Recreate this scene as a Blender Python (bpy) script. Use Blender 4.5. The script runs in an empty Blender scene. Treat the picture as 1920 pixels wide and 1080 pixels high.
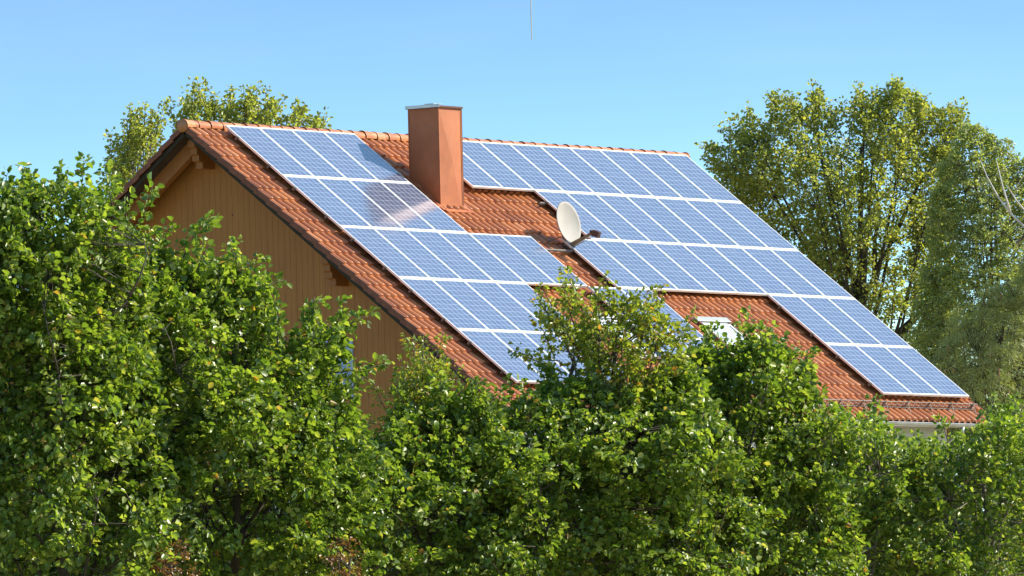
import bpy, math, random
import numpy as np
from mathutils import Matrix, Vector

S = bpy.context.scene
COL = S.collection
H0 = 14.64                                   # height of the ridge datum above the ground
# ------------------------------------------------------------------ camera
CP = np.array([-145.265, -116.269, -13.0368 + H0])
RM = np.array([[0.60254196, -0.7977242, -0.02406838],
               [0.02729036, 0.05073432, -0.99833925],
               [0.79762047, 0.60088446, 0.05233974]])
FPX = 18068.5
cam = bpy.data.cameras.new('camera'); co = bpy.data.objects.new('camera', cam); COL.objects.link(co)
M = Matrix.Identity(4)
for i in range(3):
    M[i][0] = RM[0][i]; M[i][1] = -RM[1][i]; M[i][2] = -RM[2][i]; M[i][3] = CP[i]
co.matrix_world = M
cam.sensor_width = 36; cam.lens = FPX * 36 / 1920; cam.clip_start = 1; cam.clip_end = 6000
S.camera = co
# ------------------------------------------------------------------ light
SUN_EL, SUN_AZ = 36.0, 50.0                  # azimuth from -Y towards +X
w = bpy.data.worlds.new("World"); S.world = w; w.use_nodes = True
nt = w.node_tree; nt.nodes.clear()
out = nt.nodes.new('ShaderNodeOutputWorld'); bg = nt.nodes.new('ShaderNodeBackground')
sky = nt.nodes.new('ShaderNodeTexSky'); sky.sky_type = 'NISHITA'; sky.sun_disc = False
sdir = Vector((math.cos(math.radians(SUN_EL)) * math.sin(math.radians(SUN_AZ)),
               -math.cos(math.radians(SUN_EL)) * math.cos(math.radians(SUN_AZ)),
               math.sin(math.radians(SUN_EL))))
sky.sun_elevation = math.radians(SUN_EL)
sky.sun_rotation = math.atan2(sdir.x, sdir.y)
sky.altitude = 300; sky.air_density = 1.0; sky.dust_density = 0.35; sky.ozone_density = 2.0
tc = nt.nodes.new('ShaderNodeTexCoord'); sx = nt.nodes.new('ShaderNodeSeparateXYZ')
mr = nt.nodes.new('ShaderNodeMapRange'); mr.inputs['From Min'].default_value = 0.045
mr.inputs['From Max'].default_value = 0.105; mr.inputs['To Min'].default_value = 0.05; mr.inputs['To Max'].default_value = 0.62
mx = nt.nodes.new('ShaderNodeMath'); mx.operation = 'MAXIMUM'
cx = nt.nodes.new('ShaderNodeCombineXYZ')
nt.links.new(tc.outputs['Generated'], sx.inputs[0]); nt.links.new(sx.outputs['Z'], mr.inputs['Value'])
nt.links.new(mr.outputs[0], mx.inputs[0]); nt.links.new(sx.outputs['Z'], mx.inputs[1])
nt.links.new(sx.outputs['X'], cx.inputs[0]); nt.links.new(sx.outputs['Y'], cx.inputs[1]); nt.links.new(mx.outputs[0], cx.inputs[2])
nt.links.new(cx.outputs[0], sky.inputs[0])
tint = nt.nodes.new('ShaderNodeMix'); tint.data_type = 'RGBA'; tint.blend_type = 'MULTIPLY'; tint.inputs[0].default_value = 1
tint.inputs[7].default_value = (.85, 1.04, 1.0, 1)
nt.links.new(sky.outputs[0], tint.inputs[6]); wno = nt.nodes.new('ShaderNodeTexNoise'); wno.inputs['Scale'].default_value = 14; wno.inputs['Detail'].default_value = 5
wmp = nt.nodes.new('ShaderNodeMapping'); wmp.inputs['Scale'].default_value = (1, 1, 3.5); nt.links.new(tc.outputs['Generated'], wmp.inputs[0]); nt.links.new(wmp.outputs[0], wno.inputs['Vector'])
wmr = nt.nodes.new('ShaderNodeMapRange'); wmr.inputs['From Min'].default_value = .42; wmr.inputs['From Max'].default_value = .75; wmr.inputs['To Max'].default_value = .10
wmx = nt.nodes.new('ShaderNodeMix'); wmx.data_type = 'RGBA'; wmx.inputs[7].default_value = (3.6, 5.0, 6.6, 1); nt.links.new(wno.outputs[0], wmr.inputs[0])
nt.links.new(wmr.outputs[0], wmx.inputs[0]); nt.links.new(tint.outputs[2], wmx.inputs[6]); nt.links.new(wmx.outputs[2], bg.inputs[0]); bg.inputs[1].default_value = 0.15
nt.links.new(bg.outputs[0], out.inputs[0])
sl = bpy.data.lights.new('sun', 'SUN'); sl.energy = 4.9; sl.angle = math.radians(0.5); sl.color = (1, 0.91, 0.76)
so = bpy.data.objects.new('sun', sl); COL.objects.link(so)
so.rotation_euler = sdir.to_track_quat('Z', 'Y').to_euler()
S.view_settings.view_transform = 'Standard'; S.view_settings.look = 'None'
S.view_settings.exposure = 0.78; S.view_settings.gamma = 1

# ------------------------------------------------------------------ helpers
def ray(px, py):
    return RM.T @ np.array([(px - 960) / FPX, (py - 540) / FPX, 1.0])
def at(px, py, d):                           # world point seen at a pixel, d metres ahead
    return CP + ray(px, py) * d
TH = 0.6525; CT, ST = math.cos(TH), math.sin(TH)
RY, OFF = 0.28, -0.22; HR = H0 - 0.063                        # ridge line; tile plane below the panel plane
def on_roof(px, py, off=OFF):
    n = np.array([0, -ST, CT]); d = ray(px, py)
    o = np.array([0, 0, H0]); t = (off - n @ (CP - o)) / (n @ d)
    return CP + t * d
def on_x(px, py, x):
    d = ray(px, py); return CP + d * (x - CP[0]) / d[0]
def sp(u, s, h, side=1):                     # slope coordinates: along, down, out
    return (u, RY - side * (s * CT + h * ST), HR - s * ST + h * CT)

def tag(o, label=None, cat=None, group=None, kind=None):
    if label: o['label'] = label
    if cat: o['category'] = cat
    if group: o['group'] = group
    if kind: o['kind'] = kind
    return o
def empty(name, loc, label, cat, group=None):
    o = bpy.data.objects.new(name, None); COL.objects.link(o); o.location = loc
    o.empty_display_size = 0.2
    bpy.context.view_layer.update()
    return tag(o, label, cat, group)
def link(name, me, mat, parent=None, smooth=False):
    o = bpy.data.objects.new(name, me); COL.objects.link(o)
    if mat: me.materials.append(mat)
    if smooth: me.polygons.foreach_set('use_smooth', np.ones(len(me.polygons), dtype=bool))
    if parent:
        o.parent = parent
        o.matrix_parent_inverse = Matrix.Translation(parent_world(parent)).inverted()
    return o
def parent_world(p):
    v = Vector(p.location)
    if p.parent: v = v if p.type == 'MESH' else v + parent_world(p.parent)
    return v if p.type != 'MESH' else Vector((0, 0, 0))
class MB:
    def __init__(s): s.v = []; s.f = []
    def add(s, v, f):
        n = len(s.v); s.v += [tuple(float(c) for c in p) for p in v]; s.f += [tuple(i + n for i in q) for q in f]
    def box(s, a, b, fn=None):
        x0, y0, z0 = a; x1, y1, z1 = b
        v = [(x0, y0, z0), (x1, y0, z0), (x1, y1, z0), (x0, y1, z0), (x0, y0, z1), (x1, y0, z1), (x1, y1, z1), (x0, y1, z1)]
        if fn: v = [fn(*p) for p in v]
        s.add(v, [(0, 3, 2, 1), (4, 5, 6, 7), (0, 1, 5, 4), (1, 2, 6, 5), (2, 3, 7, 6), (3, 0, 4, 7)])
    def tube(s, pts, rad, n=8, cap=True):
        pts = [Vector(p) for p in pts]
        if not hasattr(rad, '__len__'): rad = [rad] * len(pts)
        base = len(s.v); rings = []
        for i, p in enumerate(pts):
            d = (pts[min(i + 1, len(pts) - 1)] - pts[max(i - 1, 0)]).normalized()
            a = d.orthogonal().normalized() if i == 0 else (prev - d * prev.dot(d)).normalized()
            prev = a; b = d.cross(a)
            for k in range(n):
                q = p + (a * math.cos(2 * math.pi * k / n) + b * math.sin(2 * math.pi * k / n)) * rad[i]
                s.v.append(tuple(q))
        for i in range(len(pts) - 1):
            for k in range(n):
                a0 = base + i * n + k; a1 = base + i * n + (k + 1) % n
                s.f.append((a0, a1, a1 + n, a0 + n))
        if cap:
            s.f.append(tuple(base + k for k in range(n))[::-1])
            s.f.append(tuple(base + (len(pts) - 1) * n + k for k in range(n)))
    def prism(s, poly, y0, y1, f3):          # polygon extruded; f3(a,b,t)->xyz
        n = len(poly)
        v = [f3(a, b, y0) for a, b in poly] + [f3(a, b, y1) for a, b in poly]
        s.add(v, [tuple(range(n))[::-1], tuple(range(n, 2 * n))] + [(i, (i + 1) % n, (i + 1) % n + n, i + n) for i in range(n)])
    def build(s, name, mat, parent=None, smooth=False, bevel=0):
        me = bpy.data.meshes.new(name); me.from_pydata(s.v, [], s.f)
        import bmesh
        bm = bmesh.new(); bm.from_mesh(me); bmesh.ops.recalc_face_normals(bm, faces=bm.faces)
        if bevel: bmesh.ops.bevel(bm, geom=bm.edges[:], offset=bevel, segments=2, affect='EDGES', profile=0.5)
        bm.to_mesh(me); bm.free(); me.update()
        return link(name, me, mat, parent, smooth)
# ------------------------------------------------------------------ materials
class N:
    def __init__(s, name):
        s.m = bpy.data.materials.new(name); s.m.use_nodes = True; s.t = s.m.node_tree
        s.b = s.t.nodes['Principled BSDF']; s.o = s.t.nodes['Material Output']
    def n(s, typ, **kw):
        q = s.t.nodes.new('ShaderNode' + typ)
        for k, v in kw.items(): setattr(q, k, v)
        return q
    def l(s, a, b): s.t.links.new(a, b)
    def math(s, op, a, b=None, c=None):
        q = s.n('Math', operation=op)
        for i, x in enumerate((a, b, c)):
            if x is None: continue
            if isinstance(x, (int, float)): q.inputs[i].default_value = x
            else: s.l(x, q.inputs[i])
        return q.outputs[0]
    def mix(s, f, a, b, mode='MIX'):
        q = s.n('Mix', data_type='RGBA', blend_type=mode)
        for i, x in ((0, f), (6, a), (7, b)):
            if isinstance(x, (int, float)): q.inputs[i].default_value = x
            elif isinstance(x, tuple): q.inputs[i].default_value = x + (1,)
            else: s.l(x, q.inputs[i])
        return q.outputs[2]
    def ramp(s, f, stops):
        q = s.n('ValToRGB'); e = q.color_ramp.elements
        while len(e) < len(stops): e.new(0.5)
        for k, (p, c) in zip(e, stops): k.position = p; k.color = tuple(c) + (1,) if len(c) == 3 else c
        s.l(f, q.inputs[0]); return q.outputs[0]
    def noise(s, scale, detail=4, vec=None, rough=0.5):
        q = s.n('TexNoise'); q.inputs['Scale'].default_value = scale; q.inputs['Detail'].default_value = detail
        q.inputs['Roughness'].default_value = rough
        s.l(vec if vec is not None else s.n('TexCoord').outputs['Object'], q.inputs['Vector'])
        return q.outputs[0]
    def bump(s, h, strength=0.3, dist=0.01):
        q = s.n('Bump'); q.inputs['Strength'].default_value = strength; q.inputs['Distance'].default_value = dist
        s.l(h, q.inputs['Height']); s.l(q.outputs[0], s.b.inputs['Normal'])
    def set(s, col=None, rough=None, metal=None, spec=None):
        for k, v in (('Base Color', col), ('Roughness', rough), ('Metallic', metal), ('Specular IOR Level', spec)):
            if v is None: continue
            if isinstance(v, tuple): s.b.inputs[k].default_value = v + (1,)
            elif isinstance(v, (int, float)): s.b.inputs[k].default_value = v
            else: s.l(v, s.b.inputs[k])
        return s

def mat_plain(name, col, rough=0.6, metal=0.0, var=0.25, scale=3.0):
    n = N(name); f = n.noise(scale, 5)
    dark = tuple(c * (1 - var) for c in col); light = tuple(min(1, c * (1 + var)) for c in col)
    n.set(n.ramp(f, [(0.3, dark), (0.7, light)]), rough, metal)
    return n.m
def mat_tile(name='terracotta_tile'):
    n = N(name); uv = n.n('UVMap').outputs[0]
    fl = n.n('VectorMath', operation='FLOOR'); n.l(uv, fl.inputs[0])
    wn = n.n('TexWhiteNoise', noise_dimensions='2D'); n.l(fl.outputs[0], wn.inputs['Vector'])
    c = n.ramp(wn.outputs['Value'], [(0, (.27, .085, .028)), (.25, (.39, .132, .040)), (.6, (.45, .158, .048)), (.93, (.55, .195, .055)), (1, (.62, .27, .11))])
    big = n.noise(0.9, 5); c = n.mix(n.math('MULTIPLY', big, .4), c, (.36, .10, .038))
    fine = n.noise(38, 5); c = n.mix(n.ramp(fine, [(.54, (0, 0, 0)), (.72, (.65, .65, .65))]), c, (.17, .08, .045))
    lich = n.noise(13, 6, rough=.7); c = n.mix(n.ramp(lich, [(.62, (0, 0, 0)), (.72, (.6, .6, .6))]), c, (.36, .31, .24))
    n.set(c, n.ramp(fine, [(.3, (.30,) * 3), (.7, (.52,) * 3)]), 0, .5); n.bump(n.noise(70, 4), .25, .004)
    return n.m
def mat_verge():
    n = N('shade_toned_verge_tile'); f = n.noise(7, 5); n.set(n.ramp(f, [(.3, (.17, .055, .026)), (.7, (.30, .10, .045))]), .7); return n.m  # clay tile colour darkened to stand in for shade on the verge sides
def mat_wood(name, a, b):
    n = N(name); tcn = n.n('TexCoord').outputs['Object']
    mp = n.n('Mapping'); mp.inputs['Scale'].default_value = (14, 14, 1.1); n.l(tcn, mp.inputs['Vector'])
    g = n.noise(2.2, 7, mp.outputs[0], .65)
    sep = n.n('SeparateXYZ'); n.l(tcn, sep.inputs[0])
    bid = n.math('FLOOR', n.math('DIVIDE', sep.outputs['Y'], .14))
    wn = n.n('TexWhiteNoise', noise_dimensions='1D'); n.l(bid, wn.inputs['W'])
    c = n.ramp(g, [(.3, a), (.7, b)])
    c = n.mix(n.math('MULTIPLY', wn.outputs['Value'], .17), c, tuple(x * .62 for x in a))
    st = n.noise(.55, 5); c = n.mix(n.ramp(st, [(.45, (0, 0, 0)), (.72, (.5, .5, .5))]), c, tuple(x * .75 for x in b))
    kn = n.n('TexVoronoi'); kn.inputs['Scale'].default_value = 1.3; n.l(tcn, kn.inputs['Vector'])
    c = n.mix(n.ramp(kn.outputs['Distance'], [(0.02, (1, 1, 1)), (.035, (0, 0, 0))]), c, (.05, .02, .01))
    n.set(c, .62); n.bump(g, .3, .003)
    return n.m
def mat_panel():
    n = N('solar_cell_glass'); sep = n.n('SeparateXYZ'); tcn = n.n('TexCoord').outputs['Object']; n.l(tcn, sep.inputs[0])
    X, Y = sep.outputs['X'], sep.outputs['Y']
    cw, ch = 0.940 / 6, 1.640 / 10
    fx = n.math('FRACT', n.math('DIVIDE', n.math('SUBTRACT', X, .035), cw))
    fy = n.math('FRACT', n.math('DIVIDE', n.math('SUBTRACT', n.math('MULTIPLY', Y, -1), .05), ch))
    def line(f, c, wd): return n.math('LESS_THAN', n.math('ABSOLUTE', n.math('SUBTRACT', f, c)), wd)
    gx = n.math('GREATER_THAN', n.math('ABSOLUTE', n.math('SUBTRACT', fx, .5)), .46)
    gy = n.math('GREATER_THAN', n.math('ABSOLUTE', n.math('SUBTRACT', fy, .5)), .474)
    bus = n.math('MAXIMUM', line(fx, .25, .032), line(fx, .75, .032))
    vo = n.n('TexVoronoi'); vo.inputs['Scale'].default_value = 46; n.l(tcn, vo.inputs['Vector'])
    ix = n.math('FLOOR', n.math('DIVIDE', n.math('SUBTRACT', X, .035), cw)); iy = n.math('FLOOR', n.math('DIVIDE', n.math('SUBTRACT', n.math('MULTIPLY', Y, -1), .05), ch))
    oi = n.n('ObjectInfo').outputs['Random']
    cv = n.n('CombineXYZ'); n.l(ix, cv.inputs[0]); n.l(iy, cv.inputs[1]); n.l(n.math('MULTIPLY', oi, 99), cv.inputs[2])
    wn = n.n('TexWhiteNoise', noise_dimensions='3D'); n.l(cv.outputs[0], wn.inputs['Vector'])
    sc = n.n('SeparateColor'); n.l(vo.outputs['Color'], sc.inputs[0])
    base = n.mix(sc.outputs[0], (.026, .034, .098), (.036, .045, .125))
    base = n.mix(wn.outputs['Value'], base, (.05, .066, .14))
    base = n.mix(n.math('MULTIPLY', oi, .6), base, (.018, .034, .10))
    c = n.mix(bus, base, (.26, .33, .48)); c = n.mix(n.math('MAXIMUM', gx, gy), c, (.40, .47, .62))
    dust = n.noise(2.5, 6); c = n.mix(n.math('MULTIPLY', dust, .26), c, (.30, .33, .34))
    n.set(c, .13, 0, .5); n.b.inputs['IOR'].default_value = 3.0
    n.bump(n.noise(22, 3), .02, .004)
    return n.m
def mat_leaf(name, stops, trans=.34, rough=.36, tcol=1.8):
    n = N(name); g = n.n('NewGeometry'); r = g.outputs['Random Per Island']
    c = n.ramp(r, stops)
    big = n.noise(.8, 3); c = n.mix(n.math('MULTIPLY', big, .35), c, stops[0][1])
    n.set(c, rough, 0, .55)
    tr = n.n('BsdfTranslucent'); tcx = n.mix(1.0, c, (tcol * 1.0, tcol, tcol * .4), 'MULTIPLY'); n.l(tcx, tr.inputs[0])
    ms = n.n('MixShader'); ms.inputs[0].default_value = trans
    n.l(n.b.outputs[0], ms.inputs[1]); n.l(tr.outputs[0], ms.inputs[2]); n.l(ms.outputs[0], n.o.inputs[0])
    return n.m
def mat_bark(name, a, b, scale=6):
    n = N(name); tcn = n.n('TexCoord').outputs['Object']
    mp = n.n('Mapping'); mp.inputs['Scale'].default_value = (1, 1, .3); n.l(tcn, mp.inputs['Vector'])
    f = n.noise(scale, 6, mp.outputs[0], .7); n.set(n.ramp(f, [(.35, a), (.65, b)]), .85); n.bump(f, .6, .02)
    return n.m

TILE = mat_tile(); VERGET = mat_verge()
WOOD = mat_wood('ochre_boards', (.40, .155, .030), (.49, .203, .041))
TRIM = mat_wood('ochre_trim', (.32, .125, .030), (.42, .165, .042))
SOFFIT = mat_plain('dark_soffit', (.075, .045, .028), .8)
VERGE = mat_plain('green_brown_board', (.035, .028, .014), .8)
PLASTER = mat_plain('white_plaster', (.70, .69, .65), .9, var=.06)
METAL = mat_plain('zinc', (.52, .54, .56), .35, .85, .15)
STEEL = mat_plain('galvanised_steel', (.17, .155, .14), .6, .2, .3, 9)
GLASSP = mat_panel()
FRAME = mat_plain('aluminium_frame', (.80, .79, .77), .42, .15, .05)
def mat_clad():
    n = N('copper_brown_sheet'); f = n.noise(1.6, 6, rough=.6)
    c = n.ramp(f, [(.3, (.38, .115, .044)), (.7, (.46, .155, .062))])
    st = n.noise(6, 4); c = n.mix(n.ramp(st, [(.5, (0, 0, 0)), (.8, (.4, .4, .4))]), c, (.24, .10, .05))
    n.set(c, .6, 0, .35); n.bump(n.noise(2.5, 3), .12, .02); return n.m
CLAD = mat_clad()
DISHM = mat_plain('cream_dish_paint', (.34, .32, .29), .75, 0, .10)
ARM = mat_plain('weathered_bracket', (.19, .15, .09), .6, .2, .3, 20)
LNBM = mat_plain('dark_lnb_plastic', (.06, .028, .022), .5)
WHITE = mat_plain('pale_reflection_glass', (.46, .51, .55), .12, 0, .12, 1.5)  # roof pane colour made pale to imitate a bright reflection in the glass
BLIND = mat_plain('pale_blue_shutter', (.42, .50, .68), .5, 0, .06)
GREYF = mat_plain('grey_flashing', (.34, .36, .35), .5, .4, .1)
BROWNF = mat_plain('brown_window_flashing', (.12, .05, .035), .55, .2, .2)
def glass_mat():
    n = N('window_glass'); n.set((.55, .60, .64), .05, 0, .6); n.b.inputs['IOR'].default_value = 1.6; return n.m
GLASS = glass_mat()

# ------------------------------------------------------------------ ground
def ground():
    n = N('warm_bounce_ground'); f = n.noise(.35, 6); g = n.noise(9, 5)  # unseen ground, coloured light and warm to bounce light onto the gable
    c = n.ramp(f, [(.3, (.20, .18, .08)), (.7, (.36, .29, .15))]); c = n.mix(n.math('MULTIPLY', g, .5), c, (.22, .17, .08))
    n.set(c, .95); n.bump(g, .8, .08)
    b = MB(); k = 24; L = 3000
    v = [(-L + 2 * L * i / k, -L + 2 * L * j / k, 0) for j in range(k + 1) for i in range(k + 1)]
    b.add(v, [(j * (k + 1) + i, j * (k + 1) + i + 1, (j + 1) * (k + 1) + i + 1, (j + 1) * (k + 1) + i) for j in range(k) for i in range(k)])
    tag(b.build('ground', n.m), kind='structure')
ground()

# ------------------------------------------------------------------ house
X0, X1 = -0.95, 15.42
SL = 9.49; NR = 26; RP = SL / NR; RW = 0.21
house = empty('house', (7, RY, 0), 'gabled house with ochre timber gable and orange clay tile roof covered in solar panels', 'house')
def tiles(side, spr):
    rnd = np.random.RandomState(5)
    nroll = int(round((X1 - X0) / RW)); rw = (X1 - X0) / nroll
    us = np.arange(nroll * spr + 1) / spr
    q = us % 1.0
    prof = np.where(q < .82, .064 * np.sin(np.pi * np.clip(q / .82, 0, 1)) ** .75, -.012 * np.sin(np.pi * np.clip((q - .82) / .18, 0, 1)))
    V = []; F = []; UV = []
    ss = [(-.03, 0.0, 1), (.35, .012, 1), (.8, .030, 1), (.955, .036, 1), (.99, .032, 1), (1.0, .020, .96), (1.0, -.012, .9)]
    nu = len(us)
    for r in range(NR):
        j = rnd.normal(0, .0035, nroll + 1); jh = np.abs(rnd.normal(0, .003, nroll + 1))
        idx = np.minimum(us.astype(int), nroll); b0 = len(V) and sum(len(a) for a in V)
        for (t, h, k) in ss:
            s = (r + t) * RP + j[idx] * (t > .5) + (.05 if r == NR - 1 and t > .9 else 0)
            hh = h + prof * k + jh[idx] * t
            x = X0 + us * rw
            V.append(np.stack([x, RY - side * (s * CT + hh * ST), HR - s * ST + hh * CT], 1))
            UV.append(np.stack([us - .001, np.full(nu, r + min(max(t, .01), .99))], 1))
        for a in range(len(ss) - 1):
            i = np.arange(nu - 1) + b0 + a * nu
            F.append(np.stack([i, i + nu, i + nu + 1, i + 1] if side > 0 else [i, i + 1, i + nu + 1, i + nu], 1))
    V = np.concatenate(V); F = np.concatenate(F); UV = np.concatenate(UV)
    me = np_mesh('roof', V, F)
    ul = me.uv_layers.new(name='UVMap'); ul.data.foreach_set('uv', UV[F.ravel()].astype(np.float32).ravel())
    return me
def np_mesh(name, V, F):
    me = bpy.data.meshes.new(name); n, k = F.shape
    me.vertices.add(len(V)); me.vertices.foreach_set('co', V.astype(np.float32).ravel())
    me.loops.add(n * k); me.loops.foreach_set('vertex_index', F.astype(np.int32).ravel())
    me.polygons.add(n); me.polygons.foreach_set('loop_start', np.arange(0, n * k, k, dtype=np.int32))
    me.update(calc_edges=True); return me
roof = link('roof', tiles(1, 12), TILE, house, True)
rear = link('rear_roof', tiles(-1, 5), TILE, house, True)
# roof deck and soffit
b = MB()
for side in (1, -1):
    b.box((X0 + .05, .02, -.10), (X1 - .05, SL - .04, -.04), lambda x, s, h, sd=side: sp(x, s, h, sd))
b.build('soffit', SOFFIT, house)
VT = []
# verge: stepped edge tiles and board beneath
for side in (1, -1):
    for xa, sg in ((X0, -1), (X1, 1)):
        b = MB(); vb = MB()
        for r in range(NR):
            s0, s1 = r * RP - .02, (r + 1) * RP + (.05 if r == NR - 1 else .012)
            pts = [(-.022, .035), (-.03, -.055), (-.012, -.057), (-.008, .01), (.03, .03), (.03, .045), (.01, .056), (-.01, .052)]
            n = len(pts); vv = []
            for (s_, dh) in ((s0, .0), (s1, .034)):
                for (a, h) in pts: vv.append(sp(xa - sg * a * 1.0, s_, h + dh, side))
            b.add(vv, [tuple(range(n)), tuple(range(n, 2 * n))] + [(i, (i + 1) % n, (i + 1) % n + n, i + n) for i in range(n)])
        lo, hi = sorted((xa - sg * .03, xa - sg * .06))
        vb.box((lo, .06, -.125), (hi, SL - .06, -.045), lambda x, s, h, sd=side: sp(x, s, h, sd))
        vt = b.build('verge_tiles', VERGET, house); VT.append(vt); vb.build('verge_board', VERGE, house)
# ridge caps: overlapping half-round tiles
b = MB(); nc = 44; cl = (X1 - X0 + .08) / nc
for i in range(nc):
    xa = X0 - .05 + i * cl; xb = xa + cl + .045; n = 12
    ra, rb = .120, .131                    # flared lower lip overlaps the next
    rings = [(xa, rb * 1.0), (xa + .035, rb), (xa + .05, ra + .004), (xb, ra - .008)]
    vv = []
    jt = random.Random(i).uniform(-.006, .006)
    for (x, r_) in rings:
        for k in range(n + 1):
            a = math.pi * (k / n) * 1.16 - math.pi * .08
            vv.append((x, RY + math.cos(a) * r_ * 1.12, HR + .026 + jt + math.sin(a) * r_))
    ff = [(j * (n + 1) + k, j * (n + 1) + k + 1, (j + 1) * (n + 1) + k + 1, (j + 1) * (n + 1) + k) for j in range(len(rings) - 1) for k in range(n)]
    b.add(vv, ff)
for x, sg in ((X0 - .052, -1), (X1 + .075, 1)):  # closing disc
    b.tube([(x, RY, HR + .028), (x + .02 * -sg, RY, HR + .028)], .128, 20)
rc = b.build('ridge_tiles', TILE, house, True)
def flat_uv(o, kx, kz):                      # per-piece UV so that each cap gets its own tone
    me = o.data; ul = me.uv_layers.new(name='UVMap'); vi = np.empty(len(me.loops), np.int32); me.loops.foreach_get('vertex_index', vi)
    c = np.empty(len(me.vertices) * 3, np.float32); me.vertices.foreach_get('co', c); c = c.reshape(-1, 3)[vi]
    ul.data.foreach_set('uv', np.stack([c[:, 0] * kx, c[:, 2] * kz], 1).astype(np.float32).ravel())
flat_uv(rc, 1 / cl, 0.0001); [flat_uv(vt, .001, 1 / (RP * ST)) for vt in VT]

# gable walls: vertical boards with grooves, plaster below
WX = -0.10; YF, YB = -6.65, 7.2; ZE = H0 - 6.6
def roof_z(y): return HR - abs(y - RY) * math.tan(TH) - .16
for gx, sg in ((WX, -1), (15.25 - .55, 1)):
    b = MB(); y = YF
    while y < YB - .01:
        y1 = min(y + .14, YB)
        for (ya, yb, d) in ((y, y1 - .009, .022), (y1 - .006, y1, .018)):
            xa, xb = sorted((gx, gx + sg * d)); v = []
            for x in (xa, xb):
                for (yy, top) in ((ya, 0), (yb, 0), (yb, 1), (ya, 1)): v.append((x, yy, roof_z(yy) if top else ZE))
            b.add(v, [(0, 1, 2, 3), (7, 6, 5, 4), (0, 4, 5, 1), (1, 5, 6, 2), (2, 6, 7, 3), (3, 7, 4, 0)])
        y = y1
    b.build('gable_boards', WOOD, house)
b = MB(); x0, x1 = WX + .005, 14.695
b.prism([(YF + .02, 0), (YB - .02, 0), (YB - .02, roof_z(YB) - .03), (RY, roof_z(RY) - .03), (YF + .02, roof_z(YF) - .03)], x0, x1, lambda a, c, t: (t, a, c))
b.build('wall', PLASTER, house)
# flying rafter under the overhang of the rear slope
b = MB(); b.box((-.60, .0, -.36), (-.44, SL - .5, -.102), lambda x, s, h: sp(x, s, h, -1)); b.build('rafter', TRIM, house)
# purlin brackets with stepped ends: profile in x,z extruded in y
def bracket(yc, ztop, wd=.17):
    prof = [(-.02, 0), (-.64, 0), (-.64, -.13), (-.60, -.16), (-.57, -.165), (-.57, -.28), (-.54, -.30), (-.51, -.305), (-.51, -.41), (-.46, -.43), (-.40, -.435), (-.40, -.56), (-.02, -.56)]
    b = MB(); b.prism([(WX + a, ztop + z) for a, z in prof], yc - wd / 2, yc + wd / 2, lambda a, c, t: (a, t, c))
    b.build('purlin_bracket', TRIM, house, bevel=.006)
bracket(RY, HR - .23, .17)
pt = on_x(657, 545, WX)
for yb_ in (pt[1] + .12, 2 * RY - pt[1] - .12): bracket(yb_, roof_z(yb_) - .05)
# gutters and downpipe
for side in (1, -1):
    b = MB(); yg = RY - side * (SL * CT + .08); zg = HR - SL * ST - .02; n = 10
    vv = []
    for x in (X0 + .02, X1 - .02):
        for r_ in (.075, .068):
            for k in range(n + 1):
                a = math.pi + math.pi * k / n; vv.append((x, yg + math.cos(a) * r_, zg - .03 + math.sin(a) * r_))
    m = n + 1; ff = []
    for k in range(n): ff += [(k, k + 1, 2 * m + k + 1, 2 * m + k), (m + k, m + k + 1, 3 * m + k + 1, 3 * m + k), (k, k + 1, m + k + 1, m + k), (2 * m + k, 2 * m + k + 1, 3 * m + k + 1, 3 * m + k)]
    ff += [(0, m, 3 * m, 2 * m), (n, m + n, 3 * m + n, 2 * m + n)]
    b.add(vv, ff); b.tube([(X0 + .02, yg - side * .076, zg - .028), (X1 - .02, yg - side * .076, zg - .028)], .010, 6)
    g = b.build('gutter', METAL, house)
    d = MB(); d.tube([(14.2, yg, zg - .08), (14.2, yg, zg - .2), (14.2, yg + side * .55, zg - .5), (14.2, yg + side * .55, .1)], .05, 10); d.build('downpipe', METAL, house, True)
# gable windows
def window(yc, zc, wy, wz):
    f = MB(); t = .07; xa, xb = WX - .055, WX - .01
    f.box((xa, yc - wy / 2, zc - wz / 2), (xb, yc + wy / 2, zc - wz / 2 + t)); f.box((xa, yc - wy / 2, zc + wz / 2 - t), (xb, yc + wy / 2, zc + wz / 2))
    f.box((xa, yc - wy / 2, zc - wz / 2 + t), (xb, yc - wy / 2 + t, zc + wz / 2 - t)); f.box((xa, yc + wy / 2 - t, zc - wz / 2 + t), (xb, yc + wy / 2, zc + wz / 2 - t))
    f.box((xa, yc - .03, zc - wz / 2 + t), (xb, yc + .03, zc + wz / 2 - t))
    w_ = f.build('window', BLIND, house)
    p = MB(); z = zc - wz / 2 + t
    while z < zc + wz / 2 - t - .01:
        z2 = min(z + .05, zc + wz / 2 - t)
        for ya, yb in ((yc - wy / 2 + t, yc - .03), (yc + .03, yc + wy / 2 - t)):
            p.add([(WX - .045, ya, z), (WX - .045, yb, z), (WX - .025, yb, z2), (WX - .025, ya, z2), (WX - .024, ya, z), (WX - .024, yb, z)], [(0, 1, 2, 3), (0, 4, 5, 1), (4, 3, 2, 5), (0, 3, 4), (1, 5, 2)])
        z = z2
    p.build('shutter_slats', BLIND, w_)
a_ = on_x(662, 690, WX - .05); window(a_[1] + .5, a_[2], 1.0, 1.15)
a_ = on_x(285, 740, WX - .05); window(a_[1], a_[2], 1.1, 1.1)
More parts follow.
